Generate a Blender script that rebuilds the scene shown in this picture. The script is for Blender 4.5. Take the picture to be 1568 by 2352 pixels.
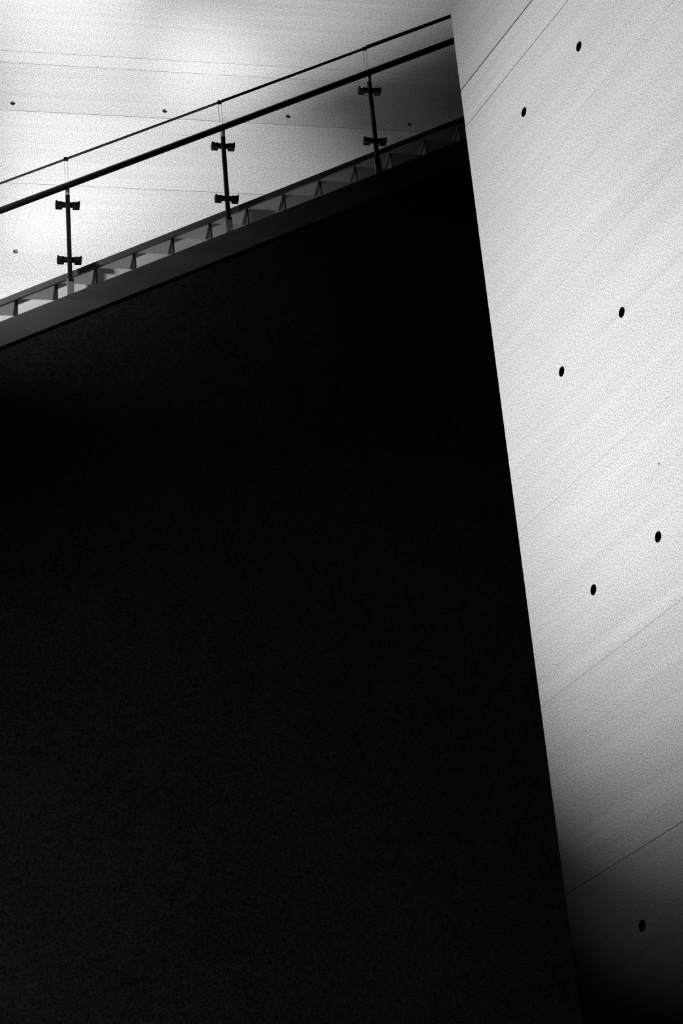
import bpy, bmesh, math, random
from mathutils import Matrix, Vector

for o in list(bpy.data.objects): bpy.data.objects.remove(o)
S = bpy.context.scene
C = S.collection
random.seed(4)

# ------------------------------------------------------------------ camera
# calibrated from the verticals, the stair slope and the formwork lines of the photograph
UP = (-0.08083621, 0.8859926, -0.45659897)      # world Z seen in camera axes
AX = (0.97835041, -0.01703053, -0.20625335)     # world X (along the stair wall)
AY = (-0.19051506, -0.46338652, -0.86543454)    # world Y (towards the stair wall)
cd = bpy.data.cameras.new('camera')
cam = bpy.data.objects.new('camera', cd); C.objects.link(cam)
cam.matrix_world = Matrix.Translation((0, 0, 1.6)) @ Matrix((AX, AY, UP)).to_4x4()
cd.sensor_fit = 'HORIZONTAL'; cd.sensor_width = 36.0; cd.lens = 5270 / 1568 * 36.0
cd.clip_end = 200
S.camera = cam

# ------------------------------------------------------------------ world, lamps, exposure
w = bpy.data.worlds.new('world'); S.world = w; w.use_nodes = True
w.node_tree.nodes['Background'].inputs[0].default_value = (0.5, 0.5, 0.5, 1)
w.node_tree.nodes['Background'].inputs[1].default_value = 0.0006
S.view_settings.view_transform = 'Standard'; S.view_settings.look = 'None'
S.view_settings.gamma = 1.0; S.view_settings.use_curve_mapping = False
S.view_settings.exposure = 0.0

def aim(o, target):
    d = Vector(target) - o.location
    o.rotation_euler = d.to_track_quat('-Z', 'Y').to_euler()

def area(name, loc, target, sx, sy, power, spread):
    l = bpy.data.lights.new(name, 'AREA'); l.shape = 'RECTANGLE'; l.size = sx; l.size_y = sy
    l.energy = power; l.spread = math.radians(spread)
    o = bpy.data.objects.new(name, l); C.objects.link(o); o.location = loc; aim(o, target)
    return o

def spot(name, loc, target, power, angle, blend, radius):
    l = bpy.data.lights.new(name, 'SPOT'); l.energy = power; l.spot_size = math.radians(angle)
    l.spot_blend = blend; l.shadow_soft_size = radius
    o = bpy.data.objects.new(name, l); C.objects.link(o); o.location = loc; aim(o, target)
    return o

G = 39.5     # watts of a spot for one unit of fitted intensity
# two invented off-frame spots wash the near wall, their cones end above its foot
spot('added_near_wall_spot', (-2.0, 8.07, 5.06), (3.51, 5.99, 6.94), 35.4 * G, 66.7, 1.0, 0.06)
spot('added_near_wall_spot', (-2.84, 1.0, 7.88), (4.0, 7.45, 4.73), 12.3 * G, 20.05, 1.0, 0.06)
# unseen lamps added behind the black wall to grade the far wall: two low, one high
spot('added_stair_spot_high', (0.10, 14.91, 19.99), (3.31, 16.30, 10.14), 134.5 * G, 38.67, 1.0, 0.10)
spot('added_stair_spot_low', (0.10, 14.91, 11.42), (7.96, 16.29, 20.0), 102.0 * G, 29.18, 1.0, 0.05)
spot('added_stair_spot_low', (0.07, 15.28, 11.09), (5.27, 16.31, 18.64), 26.1 * G, 47.8, 1.0, 0.05)
# fill added left of the frame to brighten the lower end of the flight
spot('added_flight_fill', (-1.38, 13.15, 11.7), (0.2, 14.51, 11.55), 25.0 * G, 60.1, 1.0, 0.12)

spot('hall_fill', (-4.0, 4.0, 9.0), (2.0, 14.5, 11.2), 8.0 * G, 18, 1.0, 0.3)  # unseen weak fill added to lift the stringer
spot('added_black_wall_fill', (-5.0, 9.0, 4.0), (2.4, 14.5, 6.0), 48.0 * G, 56, 1.0, 0.2)  # unseen lamp added to lift the black wall a little

# ------------------------------------------------------------------ materials
def N(nt, t, **kw):
    n = nt.nodes.new(t)
    for k, v in kw.items(): setattr(n, k, v)
    return n

def concrete(name, lo, hi, streak=(0.35, 1.0, 9.0), streak_amt=0.1, speck_scale=260, speck=0.12, stain=0.12, bump=0.15):
    m = bpy.data.materials.new(name); m.use_nodes = True; nt = m.node_tree; L = nt.links.new
    b = nt.nodes['Principled BSDF']; b.inputs['Roughness'].default_value = 0.85
    b.inputs['Specular IOR Level'].default_value = 0.12
    tc = N(nt, 'ShaderNodeTexCoord')
    mp = N(nt, 'ShaderNodeMapping'); mp.inputs['Scale'].default_value = streak; L(tc.outputs['Object'], mp.inputs[0])
    n1 = N(nt, 'ShaderNodeTexNoise'); n1.inputs['Scale'].default_value = 1.6; n1.inputs['Detail'].default_value = 7
    n1.inputs['Roughness'].default_value = 0.65; L(mp.outputs[0], n1.inputs['Vector'])
    n2 = N(nt, 'ShaderNodeTexNoise'); n2.inputs['Scale'].default_value = 1.1; n2.inputs['Detail'].default_value = 5
    L(tc.outputs['Object'], n2.inputs['Vector'])
    n3 = N(nt, 'ShaderNodeTexNoise'); n3.inputs['Scale'].default_value = speck_scale; n3.inputs['Detail'].default_value = 2
    L(tc.outputs['Object'], n3.inputs['Vector'])
    def amp(n, a):       # (noise-0.5)*a
        s = N(nt, 'ShaderNodeMath', operation='SUBTRACT'); L(n.outputs['Fac'], s.inputs[0]); s.inputs[1].default_value = 0.5
        q = N(nt, 'ShaderNodeMath', operation='MULTIPLY'); L(s.outputs[0], q.inputs[0]); q.inputs[1].default_value = a
        return q
    a = amp(n1, streak_amt * 2.5); c = amp(n2, stain * 2.5); e = amp(n3, speck * 2.5)
    p = N(nt, 'ShaderNodeMath', operation='ADD'); L(a.outputs[0], p.inputs[0]); L(c.outputs[0], p.inputs[1])
    q = N(nt, 'ShaderNodeMath', operation='ADD'); L(p.outputs[0], q.inputs[0]); L(e.outputs[0], q.inputs[1])
    r = N(nt, 'ShaderNodeMath', operation='ADD', use_clamp=True); L(q.outputs[0], r.inputs[0]); r.inputs[1].default_value = 0.5
    mx = N(nt, 'ShaderNodeMix', data_type='RGBA'); L(r.outputs[0], mx.inputs['Factor'])
    mx.inputs['A'].default_value = (lo, lo, lo, 1); mx.inputs['B'].default_value = (hi, hi, hi, 1)
    oi = N(nt, 'ShaderNodeObjectInfo')
    mu = N(nt, 'ShaderNodeMix', data_type='RGBA', blend_type='MULTIPLY'); mu.inputs['Factor'].default_value = 1
    L(mx.outputs['Result'], mu.inputs['A']); L(oi.outputs['Color'], mu.inputs['B'])
    L(mu.outputs['Result'], b.inputs['Base Color'])
    bp = N(nt, 'ShaderNodeBump'); bp.inputs['Strength'].default_value = bump; bp.inputs['Distance'].default_value = 0.01
    L(n1.outputs['Fac'], bp.inputs['Height']); L(bp.outputs[0], b.inputs['Normal'])
    return m

def plain(name, v, rough=0.5, metal=0.0, spec=0.3):
    m = bpy.data.materials.new(name); m.use_nodes = True; nt = m.node_tree
    b = nt.nodes['Principled BSDF']; b.inputs['Roughness'].default_value = rough
    b.inputs['Metallic'].default_value = metal; b.inputs['Specular IOR Level'].default_value = spec
    tc = N(nt, 'ShaderNodeTexCoord'); n = N(nt, 'ShaderNodeTexNoise'); n.inputs['Scale'].default_value = 60
    nt.links.new(tc.outputs['Object'], n.inputs['Vector'])
    mx = N(nt, 'ShaderNodeMix', data_type='RGBA'); nt.links.new(n.outputs['Fac'], mx.inputs['Factor'])
    mx.inputs['A'].default_value = (v * .8, v * .8, v * .8, 1); mx.inputs['B'].default_value = (v * 1.2, v * 1.2, v * 1.2, 1)
    nt.links.new(mx.outputs['Result'], b.inputs['Base Color'])
    return m

M_near = concrete('near_wall_concrete', 0.42, 0.86, streak=(0.3, 1, 11), streak_amt=0.28, speck_scale=165, speck=1.5, stain=0.10)
M_far = concrete('far_wall_concrete', 0.42, 0.86, streak=(0.2, 1, 12), streak_amt=0.2, speck_scale=95, speck=1.5, stain=0.08)
M_step = concrete('step_concrete', 0.38, 0.74, streak=(1, 1, 2), streak_amt=0.2, speck_scale=90, speck=0.3, stain=0.3)
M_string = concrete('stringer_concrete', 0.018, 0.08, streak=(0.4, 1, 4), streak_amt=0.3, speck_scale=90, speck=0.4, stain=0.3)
M_black = concrete('near_black_wall', 0.001, 0.011, streak=(0.4, 1, 4), streak_amt=0.1, speck_scale=80, speck=1.5, stain=0.2, bump=0.03)  # near-black base colour over the whole wall face
M_floor = concrete('floor_concrete', 0.02, 0.05, streak=(1, 1, 1))
M_hole = plain('hole_dark', 0.012, 0.9, spec=0.0)
M_steel = plain('black_steel', 0.008, 0.6, spec=0.06)
M_grey = plain('grey_steel', 0.13, 0.45, spec=0.3)
M_white = plain('painted_glint_white', 0.8, 0.4, spec=.5)  # white colour stands in for glints on pins and screw caps
M_plug = plain('grey_plug', 0.22, 0.9, spec=0.0)
M_edgeglass = plain('cut_glass_edge', 0.03, 0.5)

M_skirt = concrete('skirting_concrete', 0.055, 0.155, streak=(.4,1,4), streak_amt=.2, speck_scale=90, speck=.3)
M_low = plain('dark_steel_rail', 0.09, 0.6, spec=0.1)
M_glass = bpy.data.materials.new('clear_glass'); M_glass.use_nodes = True
nt = M_glass.node_tree; nt.nodes.clear()
o_ = N(nt, 'ShaderNodeOutputMaterial'); mix = N(nt, 'ShaderNodeMixShader'); tr = N(nt, 'ShaderNodeBsdfTransparent')
tr.inputs[0].default_value = (0.97, 0.97, 0.97, 1)
gl = N(nt, 'ShaderNodeBsdfGlossy'); gl.inputs['Roughness'].default_value = 0.03
fr = N(nt, 'ShaderNodeFresnel'); fr.inputs['IOR'].default_value = 1.45
ge = N(nt, 'ShaderNodeNewGeometry'); inv = N(nt, 'ShaderNodeMath', operation='SUBTRACT'); inv.inputs[0].default_value = 1.0
nt.links.new(ge.outputs['Backfacing'], inv.inputs[1]); fm = N(nt, 'ShaderNodeMath', operation='MULTIPLY')
nt.links.new(fr.outputs[0], fm.inputs[0]); nt.links.new(inv.outputs[0], fm.inputs[1]); nt.links.new(fm.outputs[0], mix.inputs[0]); nt.links.new(tr.outputs[0], mix.inputs[1]); nt.links.new(gl.outputs[0], mix.inputs[2])
nt.links.new(mix.outputs[0], o_.inputs[0])
M_edge = plain('glass_edge', 0.05, 0.4)

# ------------------------------------------------------------------ helpers
def link(name, bm, mats, parent=None, smooth=False):
    bmesh.ops.recalc_face_normals(bm, faces=bm.faces)
    me = bpy.data.meshes.new(name); bm.to_mesh(me); bm.free()
    for m in (mats if isinstance(mats, (list, tuple)) else [mats]): me.materials.append(m)
    if smooth:
        for p in me.polygons: p.use_smooth = True
    o = bpy.data.objects.new(name, me); C.objects.link(o); o.parent = parent
    return o

def tag(o, label=None, cat=None, group=None, kind=None):
    for k, v in (('label', label), ('category', cat), ('group', group), ('kind', kind)):
        if v: o[k] = v
    return o

def empty(name, loc=(0, 0, 0)):
    o = bpy.data.objects.new(name, None); C.objects.link(o); o.location = loc; return o

def box(bm, x0, x1, y0, y1, z0, z1, bev=0.0):
    r = bmesh.ops.create_cube(bm, size=1.0)
    for v in r['verts']:
        v.co = Vector(((x0 + x1) / 2 + v.co.x * (x1 - x0), (y0 + y1) / 2 + v.co.y * (y1 - y0), (z0 + z1) / 2 + v.co.z * (z1 - z0)))
    if bev:
        es = list({e for v in r['verts'] for e in v.link_edges})
        bmesh.ops.bevel(bm, geom=es, offset=bev, segments=1, affect='EDGES')

def prism(bm, pts, y0, y1):
    """polygon of (x, z) points pushed from y0 to y1"""
    a = [bm.verts.new((x, y0, z)) for x, z in pts]; b = [bm.verts.new((x, y1, z)) for x, z in pts]
    bm.faces.new(a); bm.faces.new(b[::-1]); n = len(pts)
    for i in range(n): bm.faces.new((a[i], b[i], b[(i + 1) % n], a[(i + 1) % n]))

def tube(bm, p, q, r, seg=16):
    p = Vector(p); q = Vector(q); d = q - p
    mat = Matrix.Translation((p + q) / 2) @ d.to_track_quat('Z', 'Y').to_matrix().to_4x4()
    bmesh.ops.create_cone(bm, cap_ends=True, segments=seg, radius1=r, radius2=r, depth=d.length, matrix=mat)

def panel(name, parent, s0, s1, z0, z1, mat, holes=(), proud=0.0, gap=0.002, thick=0.12, tone=1.0, bev=0.002, out=-1, hole_mat=None):
    """one cast panel in wall coordinates (s along, z up, outward = out*y) with real round holes in its face"""
    bm = bmesh.new(); h = gap / 2
    a0, a1, b0, b1 = s0 + h, s1 - h, z0 + h, z1 - h
    y = out * proud
    def ring(k, yy): return [bm.verts.new((X, yy, Z)) for X, Z in ((a0 + k, b0 + k), (a1 - k, b0 + k), (a1 - k, b1 - k), (a0 + k, b1 - k))]
    F = ring(bev, y); B = ring(0, y - out * bev); K = ring(0, -out * thick)
    joint = []
    for P, Q in ((F, B), (B, K)):
        for i in range(4):
            f = bm.faces.new((P[i], P[(i + 1) % 4], Q[(i + 1) % 4], Q[i]))
            if Q is K and i != 3: joint.append(f)      # inside of the joint coloured dark for the shade in the gap
    bm.faces.new(K)
    edges = [bm.edges.get((F[i], F[(i + 1) % 4])) for i in range(4)]
    dark = []
    for (hs, hz, r, dep) in holes:
        n = 24
        c = [bm.verts.new((hs + r * math.cos(t * 2 * math.pi / n), y, hz + r * math.sin(t * 2 * math.pi / n))) for t in range(n)]
        edges += [bm.edges.new((c[i], c[(i + 1) % n])) for i in range(n)]
        d = [bm.verts.new((hs + (v.co.x - hs) * .82, y - out * dep, hz + (v.co.z - hz) * .82)) for v in c]
        for i in range(n): dark.append(bm.faces.new((c[i], c[(i + 1) % n], d[(i + 1) % n], d[i])))
        dark.append(bm.faces.new(d))
    bmesh.ops.triangle_fill(bm, edges=edges, use_beauty=True, use_dissolve=False)
    for f in dark: f.material_index = 1
    for f in joint: f.material_index = 2
    o = link(name, bm, [mat, hole_mat or M_hole, M_hole], parent); o.color = (tone, tone, tone, 1)
    return o

# ------------------------------------------------------------------ setting
# near wall on the right: its own frame, s runs from the free edge towards the camera
ARX, ARY = 2.6347, 8.0
rdir = Vector((0.245, -0.9696, 0)).normalized(); nrm = Vector((-0.9696, -0.245, 0)).normalized()
bm = bmesh.new(); box(bm, 0.0, 9.0, 0.12, 0.40, 0.0, 12.0)
wr = link('wall_right', bm, M_near); wr.color = (1, 1, 1, 1)
tag(wr, 'tall pale board-marked concrete wall with dark tie holes, right of the black wall', 'wall', kind='structure')
# local -y = nrm (face towards the hall)
wr.matrix_world = Matrix(((rdir.x, -nrm.x, 0, ARX), (rdir.y, -nrm.y, 0, ARY), (0, 0, 1, 0), (0, 0, 0, 1)))
rows = [(0.0, 1.3, .002, 0, 1), (1.3, 2.3, .002, 0.001, 1), (2.3, 3.45, .003, 0, .97), (3.45, 4.204, .0028, 0.0, .95), (4.204, 4.97, .0010, 0.0, .98),
        (4.97, 5.737, .0006, 0.0, 1), (5.737, 6.60, .0008, 0.0, 1), (6.60, 7.248, .0008, 0.0, 1), (7.248, 7.78, .0012, 0, .99),
        (7.78, 7.985, .006, 0, .99), (7.985, 9.2, .006, 0, .90), (9.2, 10.6, .003, 0, 1), (10.6, 12.0, .003, 0, 1)]
hz = [1.65, 2.98, 3.934, 5.259, 6.230, 7.521, 8.8, 10.1]
for z0, z1, g, pr, tone in rows:
    hs = [(0.475 + 0.467 * k + (0.004 if k == 0 else 0), z, 0.0215, 0.075) for z in hz if z0 + .03 < z < z1 - .03 for k in range(18)]
    if z0 < 5.523 < z1: hs.append((1.02, 5.523, .004, .004))
    panel('concrete_panel', wr, 0.0, 9.0, z0, z1, M_near, hs, pr, g, tone=tone, bev=.0005)

# far wall behind the stair
YF = 16.3
bm = bmesh.new(); box(bm, -9.0, 11.0, YF + 0.12, YF + 0.40, 0.0, 20.0)
wb = link('wall_back', bm, M_far); tag(wb, 'pale concrete wall with fine horizontal joints behind the glass balustrade', 'wall', kind='structure')
wb_in = [(8.0, 9.9, .003, 0, 1), (9.9, 11.6, .003, 0, 1), (11.6, 13.342, .0018, 0, 1.02), (13.342, 14.118, .0045, 0, 1.06), (14.118, 14.64, .003, .0, .92),
         (14.64, 14.772, .003, 0, .97), (14.772, 16.2, .003, 0, .96), (16.2, 18.0, .003, 0, 1), (18.0, 20.0, .003, 0, 1)]
for z0, z1, g, pr, tone in wb_in:
    hs = []
    for z in (10.4, 12.64, 14.2, 16.9, 18.6):
        if z0 < z < z1: hs = [(x, z + dz, .022, .016) for x, dz in ((-6.6, 0), (-5.3, 0), (-4.0, 0), (-2.7, 0), (-1.4, 0), (-0.06, 0), (1.27, -.004), (2.61, 0), (3.728, .013), (4.85, 0), (6.1, 0), (7.4, 0), (8.7, 0))]
    p = panel('concrete_panel', wb, -9.0, 11.0, z0, z1, M_far, hs, pr, g, tone=tone, hole_mat=M_plug, bev=.0004)
    p.location = (0, YF, 0)

# black wall under the flight, its top cut along the stair slope
SL = 0.505
def zs(x): return 11.66 + SL * (x - 2.783)             # top edge of the stringer
XA, XB = -3.0, 8.4
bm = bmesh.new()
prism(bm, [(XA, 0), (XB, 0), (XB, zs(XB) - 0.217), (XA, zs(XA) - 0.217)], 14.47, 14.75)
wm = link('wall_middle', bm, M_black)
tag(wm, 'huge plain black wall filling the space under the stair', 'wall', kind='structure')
bm = bmesh.new(); box(bm, -14, 12, -4, YF + .4, -0.2, 0.0)
tag(link('floor', bm, M_floor), 'dark floor at the foot of the black wall, below the frame', 'floor', kind='structure')

# ------------------------------------------------------------------ stair
GO = 0.3015; RI = GO * SL
X0 = 2.950                                             # one riser line (pixel 571)
st = empty('staircase', (0, 14.6, 0))
tag(st, 'concrete stair flight rising to the right along the top of the black wall', 'staircase')
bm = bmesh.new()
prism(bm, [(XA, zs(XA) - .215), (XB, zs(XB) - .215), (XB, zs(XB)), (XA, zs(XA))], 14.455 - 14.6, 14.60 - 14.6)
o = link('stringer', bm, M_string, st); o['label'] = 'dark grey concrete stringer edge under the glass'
ZT0 = 11.825                                            # tread level left of X0
k0 = int(math.floor((XA - X0) / GO)) + 1; k1 = int(math.floor((XB - X0) / GO))
for k in range(k0, k1):
    xa = X0 + (k - 1) * GO; xb = xa + GO; zt = ZT0 + k * RI
    bm = bmesh.new()
    # tread with a small nosing, riser leaning back, sloping underside
    prism(bm, [(xa + .004, zs(xa) - .2), (xb + .003, zs(xb) - .2), (xb + .003, zt), (xa + .004, zt)], 0.005, 1.68)
    o = link('step', bm, M_step, st)
    # riser face as a separate black sheet below the nosing
    bm = bmesh.new()
    prism(bm, [(xa - .004, zt - RI + .003), (xa + .003, zt - RI + .003), (xa + .003, zt - .002), (xa - .016, zt - .002), (xa - .016, zt - .028), (xa - .004, zt - .038)], .003, 1.675)
    rp = link('riser', bm, M_steel, o); rp['label'] = 'dark riser face'

# skirting on the far wall, its top edge runs with the low rail
bm = bmesh.new()
zk = lambda x: 12.95 + 0.513 * (x - 2.783)
prism(bm, [(XA, zk(XA) - .62), (XB, zk(XB) - .62), (XB, zk(XB)), (XA, zk(XA))], 16.285, 16.298)
tag(link('baseboard_back', bm, M_skirt), 'grey sloping skirting seen through the glass between the low rail and the steps', 'baseboard', kind='structure')

# ------------------------------------------------------------------ balustrade
YR = 14.5
ba = empty('glass_balustrade', (0, YR, 0))
tag(ba, 'glass balustrade with black posts, clamps and sloping black handrail on the stair', 'balustrade')
def zh(x): return 12.638 + 0.5083 * (x - 2.778)        # handrail axis
def zg(x): return 12.953 + 0.508 * (x - 2.795)         # glass top
def zl(x): return 11.915 + 0.513 * (x - 2.783)         # low rail
XL, XR = -2.9, 7.0
bm = bmesh.new(); tube(bm, (XL, -.06, zh(XL)), (XR, -.06, zh(XR)), 0.0255, 20)
o = link('handrail', bm, M_steel, ba, True); o['label'] = 'thick round black handrail'
bm = bmesh.new(); prism(bm, [(XL, zl(XL) - .026), (XR, zl(XR) - .026), (XR, zl(XR) + .026), (XL, zl(XL) + .026)], .075, .10)
o = link('low_rail', bm, M_low, ba); o['label'] = 'flat dark rail just above the step nosings'

PX = [1.533 + 1.2395 * k for k in range(-3, 5)]
PX = [x for x in PX if XL < x < XR]
ZP = {}
for i, x in enumerate(PX):
    lean = 0.0
    bm = bmesh.new(); box(bm, x - .0155, x + .0155, -.02, .02, zs(x) + .13, zh(x) - .056, .003)
    po = link('post', bm, M_steel, ba)
    # lighter foot bracket that fixes the post to the stringer
    bm = bmesh.new(); box(bm, x - .026, x + .026, -.014, .012, zs(x) + .012, zs(x) + .16, .003)
    o = link('foot_bracket', bm, M_grey, po); o['label'] = 'pale foot bracket'
    bm = bmesh.new(); tube(bm, (x - .002, -.02, zh(x) - .062), (x - .002, -.045, zh(x) - .020), .015, 12)
    o = link('rail_pin', bm, M_white, po, True); o['label'] = 'steel pin under the handrail, its flare painted white'  # pin coloured white in place of the flare on it
    for zc in (zh(x) - .137, zh(x) - .640):
        bm = bmesh.new(); box(bm, x - .06, x + .06, -.010, .022, zc - .017, zc + .017, .002)
        link('clamp_arm', bm, M_steel, po)
        for s in (-1, 1):
            bm = bmesh.new()
            q = [(x + s * .040, zc - .018), (x + s * .091, zc - .018), (x + s * .093, zc + .027), (x + s * .083, zc + .027), (x + s * .078, zc + .018), (x + s * .040, zc + .018)]
            prism(bm, q, -.014, .046)
            link('glass_clamp', bm, M_steel, po)
            glint = abs(x - 4.012) < .1 and ((s < 0) == (zc > zh(x) - .3))  # picks the two screw caps whose highlight is painted on
            bm = bmesh.new(); tube(bm, (x + s * .066, -.013, zc + .004), (x + s * .066, -.022, zc + .004), .013 if glint else .006, 12)
            o = link('screw', bm, M_white if glint else M_steel, po, True)
            if glint: o['label'] = 'screw cap with its glint painted white'
# glass panels between the posts, each with its edge trim
ends = [XL] + PX + [XR]
caps = {0: .008, 1: .008, 2: .008, 3: .009, 4: .011, 5: .015, 6: .026, 7: .028, 8: .028}
for i in range(len(ends) - 1):
    a = ends[i] + .011; b = ends[i + 1] - .011
    zb = lambda x: zs(x) + .012
    bm = bmesh.new(); prism(bm, [(a, zb(a)), (b, zb(b)), (b, zg(b)), (a, zg(a))], .024, .036)
    g = link('glass_panel', bm, M_glass, ba)
    t = caps[min(i, 8)]
    bm = bmesh.new(); prism(bm, [(a, zg(a)), (b, zg(b)), (b, zg(b) + t), (a, zg(a) + t)], .020, .040)
    o = link('edge_trim', bm, M_edge if t < .012 else M_steel, g); o['label'] = 'thin dark trim along the top edge'
    if 0 < i < len(ends) - 1:
        x = ends[i]
        bm = bmesh.new(); box(bm, x - .018, x + .018, .016, .044, zg(x) - .006, zg(x) + .016, .002)
        o = link('edge_joiner', bm, M_steel, g)
    # polished upright edges seen as hairlines
    for xe in (a, b):
        bm = bmesh.new(); prism(bm, [(xe - .0007, zb(xe)), (xe + .0007, zb(xe)), (xe + .0007, zg(xe)), (xe - .0007, zg(xe))], .0235, .0365)
        link('polished_edge', bm, M_edgeglass, g)
    bm = bmesh.new(); prism(bm, [(a, zb(a) - .008), (b, zb(b) - .008), (b, zb(b) + .012), (a, zb(a) + .012)], .018, .042)
    o = link('base_channel', bm, M_steel, g)
